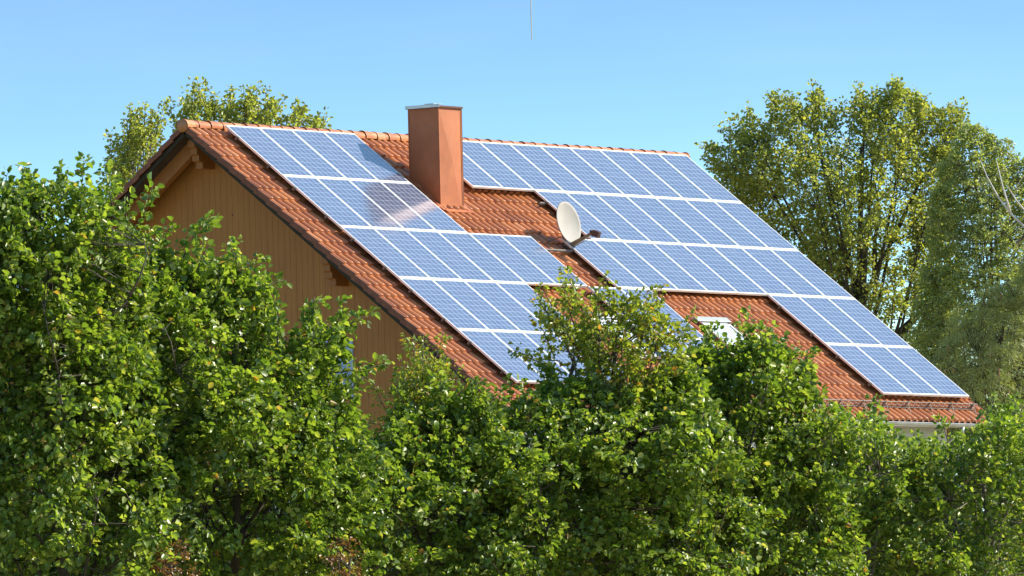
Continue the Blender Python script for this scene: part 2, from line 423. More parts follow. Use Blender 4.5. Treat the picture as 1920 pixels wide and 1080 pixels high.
# chimney
cxa, cxb, cyf, cyb = 4.57, 5.28, -1.69, -.95; zt = H0 + .45
b = MB()
def face(p00, p10, p11, p01, out, amt):      # sheet with a pressed cross
    c = [sum(q[i] for q in (p00, p10, p11, p01)) / 4 + out[i] * amt for i in range(3)]
    b.add([p00, p10, p11, p01, c], [(0, 1, 4), (1, 2, 4), (2, 3, 4), (3, 0, 4)])
zb = H0 - 2.2
def zr(y): return HR - (RY - y) * math.tan(TH) - .1
face((cxa, cyf, zr(cyf)), (cxb, cyf, zr(cyf)), (cxb, cyf, zt), (cxa, cyf, zt), (0, -1, 0), .05)
face((cxb, cyf, zr(cyf)), (cxb, cyb, zr(cyb)), (cxb, cyb, zt), (cxb, cyf, zt), (1, 0, 0), .012)
face((cxb, cyb, zr(cyb)), (cxa, cyb, zr(cyb)), (cxa, cyb, zt), (cxb, cyb, zt), (0, 1, 0), .018)
face((cxa, cyb, zr(cyb)), (cxa, cyf, zr(cyf)), (cxa, cyf, zt), (cxa, cyb, zt), (-1, 0, 0), .03)
b.add([(cxa, cyf, zt), (cxb, cyf, zt), (cxb, cyb, zt), (cxa, cyb, zt)], [(0, 1, 2, 3)])
for (x, y) in ((cxa, cyf), (cxb, cyf), (cxa, cyb), (cxb, cyb)):   # folded corner strips
    b.box((x - .012, y - .012, zr(y) + .02), (x + .012, y + .012, zt - .002))
ch = b.build('chimney', CLAD, house)
b = MB(); b.box((cxb + .0125, cyf - .016, zr(cyf) + .02), (cxb + .03, cyf + .02, zt - .002)); b.build('edge_trim', BROWNF, ch)
b = MB()
b.box((cxa - .035, cyf - .035, zt), (cxb + .035, cyb + .035, zt + .022)); b.box((cxa - .04, cyf - .04, zt - .02), (cxa - .034, cyb + .04, zt + .04))
b.box((cxa - .034, cyf - .04, zt - .014), (cxb + .04, cyf - .034, zt + .006))
b.build('cap', BROWNF, ch)
b = MB(); b.box((cxa - .048, cyf - .05, zt - .012), (cxa - .0405, cyb + .05, zt + .05)); b.box((cxa - .0404, cyf + .1, zt + .024), (cxa + .30, cyb + .03, zt + .034)); b.build('cap_strip', METAL, ch)
b = MB(); xm, ym = cxa + .38, cyf + .42
b.box((xm - .11, ym - .09, zt + .022), (xm + .11, ym + .09, zt + .075)); b.box((xm - .14, ym - .12, zt + .082), (xm + .14, ym + .12, zt + .094))
for dx in (-.1, .1):
    for dy in (-.08, .08): b.box((xm + dx - .008, ym + dy - .008, zt + .075), (xm + dx + .008, ym + dy + .008, zt + .082))
b.build('cowl', METAL, ch)
b = MB(); s_f = (RY - cyf) / CT; s_b = (RY - cyb) / CT
v = [(cxa, cyf - .004, zr(cyf) + .16), (cxb, cyf - .004, zr(cyf) + .16), (cxa - .01, cyf - .015, zr(cyf) + .14), (cxb + .01, cyf - .015, zr(cyf) + .14)]
lo = [sp(cxa - .05, s_f + .20, .085), sp(cxb + .10, s_f + .20, .085), sp(cxa - .05, s_f + .20, .05), sp(cxb + .10, s_f + .20, .05)]
b.add([v[2], v[3], lo[1], lo[0], lo[2], lo[3]], [(0, 1, 2, 3), (3, 2, 5, 4)])
for xa, xb in ((cxa - .09, cxa - .006), (cxb + .006, cxb + .12)):
    b.box((xa, s_b - .1, .02), (xb, s_f + .12, .075), sp)
b.box((cxa - .1, s_b - .22, .0), (cxb + .13, s_b - .1, .085), sp)
b.build('flashing', CLAD, ch, bevel=.004)
# roof windows
def roof_window(u0, u1, s0, s1):
    f = MB(); h0, h1 = .03, .13; t = .075
    f.box((u0, s0, h0), (u0 + t, s1, h1), sp); f.box((u1 - t, s0, h0), (u1, s1, h1), sp)
    f.box((u0 + t, s1 - t, h0), (u1 - t, s1, h1), sp)
    w_ = f.build('roof_window', BROWNF, house, bevel=.005)
    h = MB(); h.box((u0 - .02, s0 - .16, .05), (u1 + .02, s0 - .002, .15), sp); h.build('hood', GREYF, w_, bevel=.01)
    g = MB(); g.box((u0 + t, s0, .09), (u1 - t, s1 - t, .105), sp); g.build('pane', WHITE, w_)
    r = MB(); r.box((u0 + t + .002, s0 + .05, .106), (u0 + t + .05, s1 - t - .05, .125), sp); r.box((u1 - t - .05, s0 + .05, .106), (u1 - t - .002, s1 - t - .05, .125), sp)
    r.box((u0 + t + .05, s0 + .05, .106), (u1 - t - .05, s0 + .1, .125), sp); r.build('sash', FRAME, w_)
def us_at(px, py):
    p = on_roof(px, py); return p[0], math.hypot(RY - p[1], HR - p[2])
u_, s_ = us_at(1294, 604); u2_, _ = us_at(1355, 607)
roof_window(u_, u2_, s_ + .16, s_ + 1.5)
ua, sa = us_at(1142, 640)
roof_window(ua + .02, ua + 1.1, sa - .62, sa + .75)
# snow guard near the eave
b = MB(); sg_ = 9.13
u0_, u1_ = -.02, 15.12
b.tube([sp(u0_, sg_, .20), sp(u1_, sg_, .20)], .010, 8); b.tube([sp(u0_, sg_ + .01, .075), sp(u1_, sg_ + .01, .075)], .009, 6); b.tube([sp(u0_, sg_ + .005, .14), sp(u1_, sg_ + .005, .14)], .005, 4)
u = u0_ + .05
while u < u1_: b.tube([sp(u, sg_, .20), sp(u, sg_ + .01, .05)], .0055, 4); u += .088
snow = b.build('snow_guard', STEEL, house)
u = u0_ + .35
while u < u1_:
    b = MB(); b.box((u - .008, sg_ - .02, .0), (u + .008, sg_ + .015, .215), sp); b.box((u - .018, sg_ + .015, .045), (u + .018, sg_ + .30, .055), sp)
    b.tube([sp(u, sg_ + .02, .19), sp(u, sg_ + .2, .06)], .009, 5); b.build('post', STEEL, snow); u += .77

# ------------------------------------------------------------------ solar panels
PW, PL, RPIT, CPIT = .998, 1.728, 1.7385, 1.01
def panel_proto():
    x0, x1, y0, y1 = 0, PW, -PL, 0
    tx, ty, zt_, zb_ = .019, .038, 0, -.042
    f = MB()
    f.box((x0, y0, zb_), (x0 + tx, y1, zt_)); f.box((x1 - tx, y0, zb_), (x1, y1, zt_))
    f.box((x0 + tx, y0, zb_), (x1 - tx, y0 + ty, zt_)); f.box((x0 + tx, y1 - ty, zb_), (x1 - tx, y1, zt_))
    g = MB(); g.box((x0 + tx + .0005, y0 + ty + .0005, -.012), (x1 - tx - .0005, y1 - ty - .0005, -.003))
    root = bpy.data.objects.new('solar_panel', None); COL.objects.link(root); root.empty_display_size = .2
    fo = f.build('frame', FRAME, None); go = g.build('cells', GLASSP, None)
    fo.parent = root; go.parent = root
    return root
layout = {0: [0, 1, 2, 3] + list(range(6, 15)), 1: [0, 1, 2, 3] + list(range(8, 15)), 2: list(range(0, 6)) + list(range(7, 15)),
          3: [0, 1, 2, 3, 6, 7, 12, 13, 14], 4: [0, 1, 2, 3, 6, 7, 12, 13, 14]}
ROWN = ['top row', 'second row', 'middle row', 'fourth row', 'bottom row']
ORD = ['first', 'second', 'third', 'fourth', 'fifth', 'sixth', 'seventh', 'eighth', 'ninth']
BLK = {(0, 0): 'left of the chimney', (0, 1): 'right of the chimney', (1, 0): 'left of the chimney', (1, 1): 'right of the dish',
       (2, 0): 'left of the dish', (2, 1): 'right of the dish', (3, 0): 'beside the gable', (3, 1): 'behind the slender tree', (3, 2): 'at the right roof end',
       (4, 0): 'beside the gable', (4, 1): 'behind the slender tree', (4, 2): 'at the right roof end'}
proto = panel_proto(); first = True
Rp = Matrix(((1, 0, 0), (0, CT, -ST), (0, ST, CT)))
prand = random.Random(3)
for r, cols in layout.items():
    runs = []
    for c in cols:
        if runs and runs[-1][-1] == c - 1: runs[-1].append(c)
        else: runs.append([c])
    for bi, run in enumerate(runs):
        for k, c in enumerate(run):
            if first: o = proto; first = False
            else:
                o = proto.copy(); COL.objects.link(o)
                for chd in proto.children:
                    q = chd.copy(); q.parent = o; COL.objects.link(q)
            o.location = (c * CPIT, -r * RPIT * CT, H0 - r * RPIT * ST)
            o.rotation_euler = (TH + prand.gauss(0, .0012), prand.gauss(0, .0012), 0)
            extra = ''
            if (r, c) == (0, 3): extra = ' crossed by the chimney shadow'
            lab = f'{ORD[k]} solar panel from the left in the {ROWN[r]} {BLK[(r, bi)]}'
            tag(o, lab, 'solar panel', 'solar panels on the tiled roof')
# mounting rails under each run of panels
for r, cols in layout.items():
    runs = []
    for c in cols:
        if runs and runs[-1][-1] == c - 1: runs[-1].append(c)
        else: runs.append([c])
    for bi, run in enumerate(runs):
        xa, xb = run[0] * CPIT, (run[-1] + 1) * CPIT
        for q, fr in enumerate((.22, .78)):
            s_ = .345 * 0 + (r * RPIT + fr * PL) 
            b = MB()
            ext0 = .20 if (r == 1 and bi == 1 and q == 0) else .035
            ext1 = 1.04 if (r == 2 and bi == 0 and q == 0) else .02
            f_ = lambda x, s, h: (x, -(s * CT) - h * ST, H0 - s * ST + h * CT)
            b.box((xa - ext0, s_ - .02, -.085), (xb + ext1, s_ + .02, -.045), f_)
            hk = xa + .3
            while hk < xb:
                b.box((hk - .015, s_ - .012, -.17), (hk + .015, s_ + .05, -.086), f_); hk += 1.2
            b.box((xa - .034, s_ - .03, -.044), (xa - .004, s_ + .03, -.010), f_)
            o = b.build('mounting_rail', STEEL)
            tag(o, f'{"upper" if q == 0 else "lower"} metal rail under the {ROWN[r]} of panels {BLK[(r, bi)]}', 'mounting rail', 'rails carrying the solar panels')

# ------------------------------------------------------------------ satellite dish
def dish():
    base = Vector(tuple(on_roof(1066, 470))); 
    c = on_x(1067, 417, 7.15) ; ctr = Vector(tuple(at(1067, 417, (RM[2] @ (np.array(base) - CP)) - .22)))
    root = empty('satellite_dish', tuple(base), 'round cream satellite dish on a bracket between the panels right of the chimney', 'satellite dish')
    nrm = Vector((.05, -.97, .20)).normalized(); up = (Vector((0, 0, 1)) - nrm * nrm.z).normalized(); rt = up.cross(nrm)
    Rr = .425; b = MB(); n = 48; rings = 10; vv = [tuple(ctr - nrm * .085)]
    for i in range(1, rings + 1):
        rr = Rr * i / rings; d = -.085 * (1 - (i / rings) ** 2)
        for k in range(n):
            a = 2 * math.pi * k / n; vv.append(tuple(ctr + rt * math.cos(a) * rr * .95 + up * math.sin(a) * rr + nrm * d))
    ff = [(0, 1 + k, 1 + (k + 1) % n) for k in range(n)]
    for i in range(rings - 1):
        for k in range(n):
            a0 = 1 + i * n + k; a1 = 1 + i * n + (k + 1) % n; ff.append((a0, a0 + n, a1 + n, a1))
    m = len(vv); last = vv[-n:]; back = [tuple(Vector(p) - nrm * .014 + (Vector(p) - ctr) * .012) for p in last]
    vv += back + [tuple(Vector(p) - nrm * .012) for p in vv[:m]]
    L0 = m - n
    for k in range(n): ff.append((L0 + k, m + k, m + (k + 1) % n, L0 + (k + 1) % n))
    off = m + n; nf = len(ff) - n
    ff += [tuple(j + off for j in f) for f in ff[:nf]]
    for k in range(n): ff.append((off + L0 + k, m + k, m + (k + 1) % n, off + L0 + (k + 1) % n))
    b.add(vv, ff); refl = b.build('reflector', DISHM, root, True)
    low = ctr - up * (Rr + .03) - nrm * .05
    lnb = Vector(tuple(at(1112, 436, RM[2] @ (np.array(ctr) - CP) - .35)))
    b = MB(); d = (lnb - low)
    side = d.cross(Vector((0, 0, 1))).normalized(); wv = d.cross(side).normalized()
    def beam(p, q, a, c_, w2, h2):
        v = []
        for P, sw, sh in ((p, a, c_), (q, w2, h2)):
            for x, y in ((-1, -1), (1, -1), (1, 1), (-1, 1)): v.append(tuple(P + side * x * sw + wv * y * sh))
        b.add(v, [(0, 1, 2, 3), (4, 5, 6, 7), (0, 1, 5, 4), (1, 2, 6, 5), (2, 3, 7, 6), (3, 0, 4, 7)])
    beam(low - d * .12, lnb - d * .06, .040, .048, .022, .026)
    # back bracket plate behind the reflector
    bk = ctr - nrm * .13 - up * .16
    for sgn in (-1, 1):
        p0 = low + rt * sgn * .07; v = [p0 - nrm * .02, p0 + up * .22 - nrm * .10, bk + rt * sgn * .07 - nrm * .05, p0 - nrm * .14 + up * .02]
        v2 = [x + rt * .006 for x in v]; b.add([tuple(x) for x in v + v2], [(0, 1, 2, 3), (7, 6, 5, 4), (0, 4, 5, 1), (1, 5, 6, 2), (2, 6, 7, 3), (3, 7, 4, 0)])
    b.build('arm', ARM, root)
    b = MB(); dn = d.normalized(); fwd = (ctr - lnb).normalized()
    b.tube([lnb + fwd * .06, lnb + fwd * .045, lnb + fwd * .02, lnb - fwd * .0], [.045, .045, .03, .03], 14)
    X = fwd; Y = Vector((0, 0, 1)).cross(X).normalized(); Z = X.cross(Y)
    v = [tuple(lnb + X * x + Y * y + Z * z) for z in (-.062, .062) for (x, y) in ((0, -.05), (0, .05), (-.16, .05), (-.16, -.05))]
    b.add(v, [(0, 1, 2, 3), (4, 5, 6, 7), (0, 1, 5, 4), (1, 2, 6, 5), (2, 3, 7, 6), (3, 0, 4, 7)])
    b.build('receiver', LNBM, root, bevel=.006)
    b = MB(); mast = bk - nrm * .03
    b.tube([(mast.x, mast.y, base.z - .05), (mast.x, mast.y, bk.z + .06)], .024, 12)
    b.tube([(mast.x, mast.y, mast.z), tuple(bk - nrm * .005)], .03, 10)
    b.tube([(mast.x - .01, mast.y + .02, base.z + .28), sp(mast.x - .35, (RY - mast.y) / CT - .25, .06)], .010, 6)
    b.build('mast', STEEL, root, True)
    b = MB()
    pts = [Vector(lnb - fwd * .1), low + Vector((0, 0, -.06)), Vector((mast.x, mast.y, base.z + .1)), Vector(sp(mast.x - .1, (RY - mast.y) / CT + .1, .08)), Vector(sp(mast.x - .9, (RY - mast.y) / CT - .1, .07))]
    b.tube(pts, .005, 5); b.build('cable', LNBM, root, True)
dish()
b = MB(); p = at(997, 74, 172); b.tube([p, p + np.array([0, 0, 2]), p + np.array([0, 0, 6])], .009, 6)
tag(b.build('wire', mat_plain('grey_wire', (.55, .50, .42), .6)), 'thin vertical grey wire ending in the clear sky above the roof', 'wire')

# ------------------------------------------------------------------ trees
def vnoise(P, scale, seed):
    rs = np.random.RandomState(seed); G = rs.rand(32, 32, 32); Q = P / scale + 1000.3
    i = np.floor(Q).astype(int); f = Q - i; f = f * f * (3 - 2 * f); r = 0
    for a in (0, 1):
        for b_ in (0, 1):
            for c in (0, 1):
                wgt = (f[:, 0] if a else 1 - f[:, 0]) * (f[:, 1] if b_ else 1 - f[:, 1]) * (f[:, 2] if c else 1 - f[:, 2])
                r = r + wgt * G[(i[:, 0] + a) % 32, (i[:, 1] + b_) % 32, (i[:, 2] + c) % 32]
    return r
def inpoly(x, y, poly):
    ins = np.zeros(len(x), bool); n = len(poly)
    for i in range(n):
        x0, y0 = poly[i]; x1, y1 = poly[(i + 1) % n]
        if y0 == y1: continue
        c = ((y0 > y) != (y1 > y)) & (x < (x1 - x0) * (y - y0) / (y1 - y0) + x0); ins ^= c
    return ins
def edgedist(x, y, poly, ymax=1e9):
    d = np.full(len(x), 1e9); n = len(poly)
    for i in range(n):
        x0, y0 = poly[i]; x1, y1 = poly[(i + 1) % n]
        if y0 + y1 > 2 * ymax or (y0 > 1090 and y1 > 1090): continue
        dx, dy = x1 - x0, y1 - y0; t = np.clip(((x - x0) * dx + (y - y0) * dy) / (dx * dx + dy * dy + 1e-9), 0, 1)
        d = np.minimum(d, np.hypot(x - x0 - t * dx, y - y0 - t * dy))
    return d
def unit(v): return v / (np.linalg.norm(v, axis=-1, keepdims=True) + 1e-9)
UPV = np.array([0, 0, 1.0])
def leaf_mesh(name, O, D, Nn, L, Wd, shape='oval', rs=None):
    s = unit(np.cross(Nn, D)); n2 = np.cross(D, s); k = len(O)
    L = L[:, None]; Wd = Wd[:, None]
    fold = (rs.rand(k, 1) * .5 + .05) * Wd; curl = (rs.rand(k, 1) * .25) * L
    if shape == 'needle':
        a = O - s * Wd * .5; b_ = O + s * Wd * .5; c = O + D * L + s * Wd * .3; d = O + D * L - s * Wd * .3
        V = np.stack([a, b_, c, d], 1).reshape(-1, 3); F = np.arange(k * 4).reshape(-1, 4); return np_mesh(name, V, F)
    base = O; tip = O + D * L - n2 * curl
    l1 = O + D * L * .28 - s * Wd * .46 + n2 * fold; l2 = O + D * L * .68 - s * Wd * .40 + n2 * (fold - curl * .4)
    r1 = O + D * L * .28 + s * Wd * .46 + n2 * fold; r2 = O + D * L * .68 + s * Wd * .40 + n2 * (fold - curl * .4)
    V = np.stack([base, l1, l2, tip, r2, r1], 1).reshape(-1, 3)
    i = np.arange(k)[:, None] * 6
    F = np.concatenate([i + np.array([[0, 3, 2, 1]]), i + np.array([[0, 5, 4, 3]])], 1).reshape(-1, 4)
    return np_mesh(name, V, F)
def tree(name, label, cat, D, parts, mat, bark, seed=1, leaf=.09, spray=.6, nl=26, density=2000, thick=1.5, void=.34, vs=.55,
         trunk=None, droop=.25, upw=.35, limbs=(), holes=(), group=None, shape='oval', tr=.14, nlimb=9, aspect=.78, cones=None, free=1e9, lump=0.0, camw=0.0, tilt=0.0, limb_mat=None, shoots=(), sr=.075, inset=.16, auto=26):
    rs = np.random.RandomState(seed); px = FPX / D
    Os, cen = [], []
    for poly, den in parts:
        poly = [tuple(q) for q in poly]; xs = [q[0] for q in poly]; ys = [q[1] for q in poly]
        area = abs(sum(poly[i][0] * poly[(i + 1) % len(poly)][1] - poly[(i + 1) % len(poly)][0] * poly[i][1] for i in range(len(poly)))) / 2 / px ** 2
        ns = int(area * density * den / nl / max(.25, 1 - void * 1.15)) + 1
        m = ns * 5 + 60
        x = rs.uniform(min(xs), max(xs), m); y = rs.uniform(min(ys), max(ys), m)
        ok = inpoly(x, y, poly)
        for hx, hy, hr in holes: ok &= np.hypot(x - hx, y - hy) > hr
        x, y = x[ok][:ns], y[ok][:ns]
        e0 = edgedist(x, y, poly) / px; ins_ = e0 > inset; x, y = x[ins_], y[ins_]
        e = edgedist(x, y, poly, free) / px
        T = np.minimum(thick, e * 1.1 + .2); dz = rs.uniform(-1, 1, len(x)); dz = np.sign(dz) * np.abs(dz) ** .6 * T
        q3 = np.stack([x / 100, y / 100, x * 0], 1); dd = D + dz + tilt * (x - np.mean(xs)) / px + lump * 2.8 * (vnoise(q3, 1.25, seed + 3) - .5)
        r = (RM.T @ np.stack([(x - 960) / FPX, (y - 540) / FPX, np.ones(len(x))])).T
        P = CP + r * dd[:, None]
        Pn = vnoise(P, vs, seed) * .5 + vnoise(P, vs * .42, seed + 9) * .5
        keep = Pn > void + .15 * np.clip((y - 800) / 180, 0, 1) * (free < 1e8) + .02 - .25 * np.clip(.35 - e, 0, .35)
        P = P[keep]; e = e[keep]; Os.append(np.concatenate([P, e[:, None]], 1))
    A = np.concatenate(Os); P = A[:, :3]; e = A[:, 3]
    c0 = P.mean(0); c0[2] = np.percentile(P[:, 2], 25)
    outw = unit((P - c0) * np.array([1, 1, .8])); cm = unit(CP - c0) * np.array([1, 1, 0]); outw = unit(outw + cm * camw); k = len(P)
    d = unit(outw * .75 + UPV * upw + rs.normal(0, .42, (k, 3)))
    L = spray * (.55 + .8 * rs.rand(k)) * np.clip(.5 + e * 1.2, .6, 1.0) * np.where(rs.rand(k) < .14, 1.55, 1.0)
    O = P - d * (L * .6)[:, None]
    nn = unit(UPV * .8 + outw * .45 + rs.normal(0, .28, (k, 3))); s = unit(np.cross(nn, d)); nn = np.cross(d, s)
    t = (np.arange(nl)[None, :] + rs.rand(k, nl)) / nl; t = .12 + .88 * t
    sd = np.where(np.arange(nl) % 2 == 0, -1, 1)[None, :] * rs.uniform(.15, 1, (k, nl))
    wdt = .26 * spray * (1.15 - t * .85)
    LP = O[:, None] + d[:, None] * (L[:, None] * t)[..., None] + s[:, None] * (sd * wdt)[..., None] - UPV * (droop * L[:, None] * t ** 2 * .6)[..., None]
    LP = LP + rs.normal(0, .022 + .02 * spray, LP.shape)
    LD = unit(d[:, None] * .75 + s[:, None] * (np.sign(sd) * .8)[..., None] + rs.normal(0, .35, LP.shape) - UPV * (.25 + droop * .8))
    LN = unit(nn[:, None] + rs.normal(0, .42, LP.shape)); LN = unit(LN - LD * (LN * LD).sum(-1, keepdims=True))
    LP, LD, LN = LP.reshape(-1, 3), LD.reshape(-1, 3), LN.reshape(-1, 3)
    SH = []
    cand = np.where(e < .65)[0]
    for ci in rs.choice(cand, min(auto, len(cand)), replace=False):
        st_ = P[ci]; dr = unit(outw[ci] * .55 + UPV * .6 + rs.normal(0, .3, 3)); ln = rs.uniform(.4, .85) * (.6 + spray * .5) * (.62 if D > 200 else 1); pm = st_ + dr * ln * .5; pe = st_ + dr * ln + UPV * rs.uniform(-.12, .12)
        pl = np.array([st_ - dr * .2, pm, pe]); SH.append(pl)
        m = int(ln * 85 * (.09 / leaf)); q = rs.rand(m); base_ = (st_ + dr * (ln * q)[:, None]); ax = dr
        off = rs.normal(0, 1, (m, 3)) * (sr * (1.2 - .75 * q))[:, None]
        dd_ = unit(unit(off) * .9 + ax * .6 + rs.normal(0, .25, (m, 3)) - UPV * .35)
        nn_ = unit(UPV * .7 + unit(off) * .5 + rs.normal(0, .4, (m, 3))); nn_ = unit(nn_ - dd_ * (nn_ * dd_).sum(-1, keepdims=True))
        LP = np.concatenate([LP, base_ + off]); LD = np.concatenate([LD, dd_]); LN = np.concatenate([LN, nn_])
    for sh in shoots:                        # long leafy shoots standing clear of the crown
        xm_ = np.mean([q[0] for q in parts[-1][0]]); zo = rs.uniform(-.5, .3)
        pl = np.array([at(x, y, D + zo + tilt * (x - xm_) / px) for x, y in sh]); sg = np.linalg.norm(np.diff(pl, axis=0), axis=1); cu = np.concatenate([[0], np.cumsum(sg)]); SH.append(pl)
        m = int(cu[-1] * 95); q = np.sort(rs.rand(m)) * cu[-1]; base_ = np.stack([np.interp(q, cu, pl[:, i]) for i in range(3)], 1)
        ax = unit(pl[-1] - pl[0]); off = rs.normal(0, 1, (m, 3)) * (sr * (1.25 - .75 * q / cu[-1]))[:, None]
        dd_ = unit(unit(off) * .9 + ax * .6 + rs.normal(0, .25, (m, 3)) - UPV * .35)
        nn_ = unit(UPV * .7 + unit(off) * .5 + rs.normal(0, .4, (m, 3))); nn_ = unit(nn_ - dd_ * (nn_ * dd_).sum(-1, keepdims=True))
        LP = np.concatenate([LP, base_ + off]); LD = np.concatenate([LD, dd_]); LN = np.concatenate([LN, nn_])
    ls = leaf * rs.uniform(.45, 1.3, len(LP))
    cpx = np.array(parts[0][0]).mean(0)
    tx = trunk if trunk is not None else c0
    base = np.array([tx[0], tx[1], 0.0])
    root = empty(name, tuple(base), label, cat, group)
    cr = link('crown', leaf_mesh('crown', LP, LD, LN, ls, ls * aspect, shape, rs), mat, root)
    # trunk and limbs
    b = MB(); lb = MB(); top = np.array([c0[0], c0[1], np.percentile(P[:, 2], 80)])
    pts = [base + (top - base) * f + np.array([rs.normal(0, .12), rs.normal(0, .12), 0]) * (f > 0) for f in np.linspace(0, 1, 7)]
    b.tube([tuple(q) for q in pts], [tr * (1 - .85 * f) + .01 for f in np.linspace(0, 1, 7)], 8)
    ends = P[rs.choice(k, min(nlimb, k), replace=False)]; LS = [np.array(pts)]
    for E_ in ends:
        f = np.clip((E_[2] - base[2]) / max(top[2] - base[2], .1) - .28, .12, .85); st = base + (top - base) * f
        mid = st * .5 + E_ * .5 + np.array([0, 0, -.12 * np.linalg.norm(E_ - st)]) + rs.normal(0, .1, 3)
        pl = np.array([(1 - q) ** 2 * st + 2 * q * (1 - q) * mid + q * q * E_ for q in np.linspace(0, 1, 7)])
        r0 = tr * .38 * (1 - .5 * f)
        b.tube([tuple(q) for q in pl], [r0 * (1 - .85 * q) + .006 for q in np.linspace(0, 1, 7)], 6); LS.append(pl)
    for lm, r0 in limbs:
        pl = np.array([at(x, y, D + dz + tilt * (x - np.mean([q[0] for q in parts[-1][0]])) / px) for x, y, dz in lm]); (lb if limb_mat else b).tube([tuple(q) for q in pl], [r0 * (1 - .75 * i / (len(pl) - 1)) for i in range(len(pl))], 6); LS.append(pl)
    for pl in SH: b.tube([tuple(q) for q in pl], [.012 - .009 * i / (len(pl) - 1) for i in range(len(pl))], 5)
    tk = b.build('trunk', bark, root, True)
    if limb_mat: lb.build('limb', limb_mat, root, True)
    # twigs joining sprays to the nearest limb
    LSn = np.concatenate([np.concatenate([a[:-1] * (1 - q) + a[1:] * q for q in (0, .33, .66)]) for a in LS])
    sel = rs.rand(k) < .75; O2 = O[sel]; d2 = d[sel]; L2 = L[sel]
    dist = ((O2[:, None, :] - LSn[None]) ** 2).sum(-1); near = LSn[dist.argmin(1)]; bk_ = unit(near - O2); dl = np.minimum(np.sqrt(dist.min(1)), .9)
    A0 = O2 + bk_ * dl[:, None] + np.array([0, 0, -.05]); A1 = O2; A2 = O2 + d2 * (L2 * .5)[:, None] - UPV * (droop * L2 * .15)[:, None]; A3 = O2 + d2 * (L2)[:, None] - UPV * (droop * L2 * .6)[:, None]
    V = []; rads = (.011, .007, .0045, .002); q1 = unit(np.cross(d2, UPV + .01)); q2 = np.cross(q1, d2)
    for Ak, rk in zip((A0, A1, A2, A3), rads):
        for an in (0, 2.09, 4.19): V.append(Ak + (q1 * math.cos(an) + q2 * math.sin(an)) * rk)
    V = np.stack(V, 1); m = len(O2); V = V.reshape(-1, 3); i = np.arange(m)[:, None] * 12; F = []
    for a in range(3):
        for c in range(3): F.append(i + np.array([[a * 3 + c, a * 3 + (c + 1) % 3, (a + 1) * 3 + (c + 1) % 3, (a + 1) * 3 + c]]))
    F = np.concatenate(F, 1).reshape(-1, 4)
    link('twigs', np_mesh('twigs', V, F), bark, root)
    if cones:
        b = MB(); cs = P[rs.choice(k, cones, replace=False)]
        for q in cs:
            q = Vector(q); b.tube([q, q - Vector((0, 0, .03)), q - Vector((0, 0, .08)), q - Vector((0, 0, .14))], [.008, .018, .017, .005], 6)
        tag(b.build('cones', mat_plain('spruce_cone', (.30, .17, .08), .8), root), kind='stuff')
    return root
G_FRESH = mat_leaf('fresh_green_leaf', [(0, (.075, .136, .022)), (.45, (.155, .240, .034)), (.85, (.295, .375, .062)), (.985, (.44, .47, .12)), (1, (.42, .20, .05))], .42)
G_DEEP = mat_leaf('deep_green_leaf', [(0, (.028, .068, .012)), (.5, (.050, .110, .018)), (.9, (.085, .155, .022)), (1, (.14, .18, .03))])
G_YEL = mat_leaf('yellow_green_leaf', [(0, (.13, .18, .026)), (.5, (.24, .29, .040)), (.88, (.36, .39, .07)), (.96, (.45, .26, .07)), (1, (.50, .18, .07))], .42)
G_OLIVE = mat_leaf('olive_poplar_leaf', [(0, (.17, .205, .058)), (.5, (.275, .310, .082)), (.9, (.375, .40, .11)), (1, (.48, .42, .12))], .5)
G_BIRCH = mat_leaf('birch_leaf', [(0, (.19, .25, .10)), (.5, (.29, .35, .13)), (1, (.42, .42, .13))], .45)
G_FIR = mat_leaf('spruce_needle', [(0, (.18, .22, .085)), (.6, (.28, .32, .11)), (1, (.38, .41, .14))], .3, .5)
G_RED = mat_leaf('russet_leaf', [(0, (.08, .045, .02)), (.5, (.22, .09, .03)), (1, (.38, .20, .06))], .3)
BARK = mat_bark('grey_bark', (.09, .075, .055), (.22, .19, .15))
BARKD = mat_bark('dark_bark', (.045, .035, .025), (.11, .09, .065))
BIRCHB = mat_bark('birch_bark', (.45, .42, .38), (.75, .72, .68), 3)

# background trees
tree('poplar_tree', 'leafy olive tree rising between the left hedge trees and the roof gable', 'tree', 214,
     [([(190, 335), (186, 312), (212, 288), (206, 250), (215, 250), (240, 205), (270, 198), (295, 195), (308, 190), (303, 225), (308, 245), (322, 252), (300, 300), (270, 340), (240, 395), (200, 420), (180, 380)], 1)],
     G_OLIVE, BARKD, 11, .085, .55, 24, 1100, 1.3, .27, .5, droop=.1, upw=.6, shoots=[[(240,270),(245,225),(245,200)],[(290,260),(302,220),(310,190)],[(215,330),(208,280),(206,248)],[(270,240),(272,210),(270,192)]], nlimb=12)
tree('poplar_tree', 'olive green treetop showing above the ridge at the gable end', 'tree', 216,
     [([(318, 250), (320, 196), (340, 184), (345, 178), (360, 152), (372, 175), (383, 160), (398, 180), (405, 190), (415, 170), (432, 163), (443, 190), (455, 162), (470, 175), (500, 166), (512, 178), (528, 186), (545, 195), (560, 190), (575, 192), (590, 205), (612, 215), (616, 245), (600, 330), (330, 330)], 1)],
     G_OLIVE, BARKD, 12, .085, .5, 24, 1050, 1.5, .30, .5, droop=.05, upw=.7, shoots=[[(362,240),(365,190),(362,150)],[(400,240),(405,190),(383,157)],[(435,240),(432,190),(434,161)],[(470,240),(460,190),(455,160)],[(500,230),(502,190),(500,164)],[(560,235),(556,210),(562,187)],[(598,250),(610,225),(614,210)],[(330,240),(322,215),(319,194)]], nlimb=16)
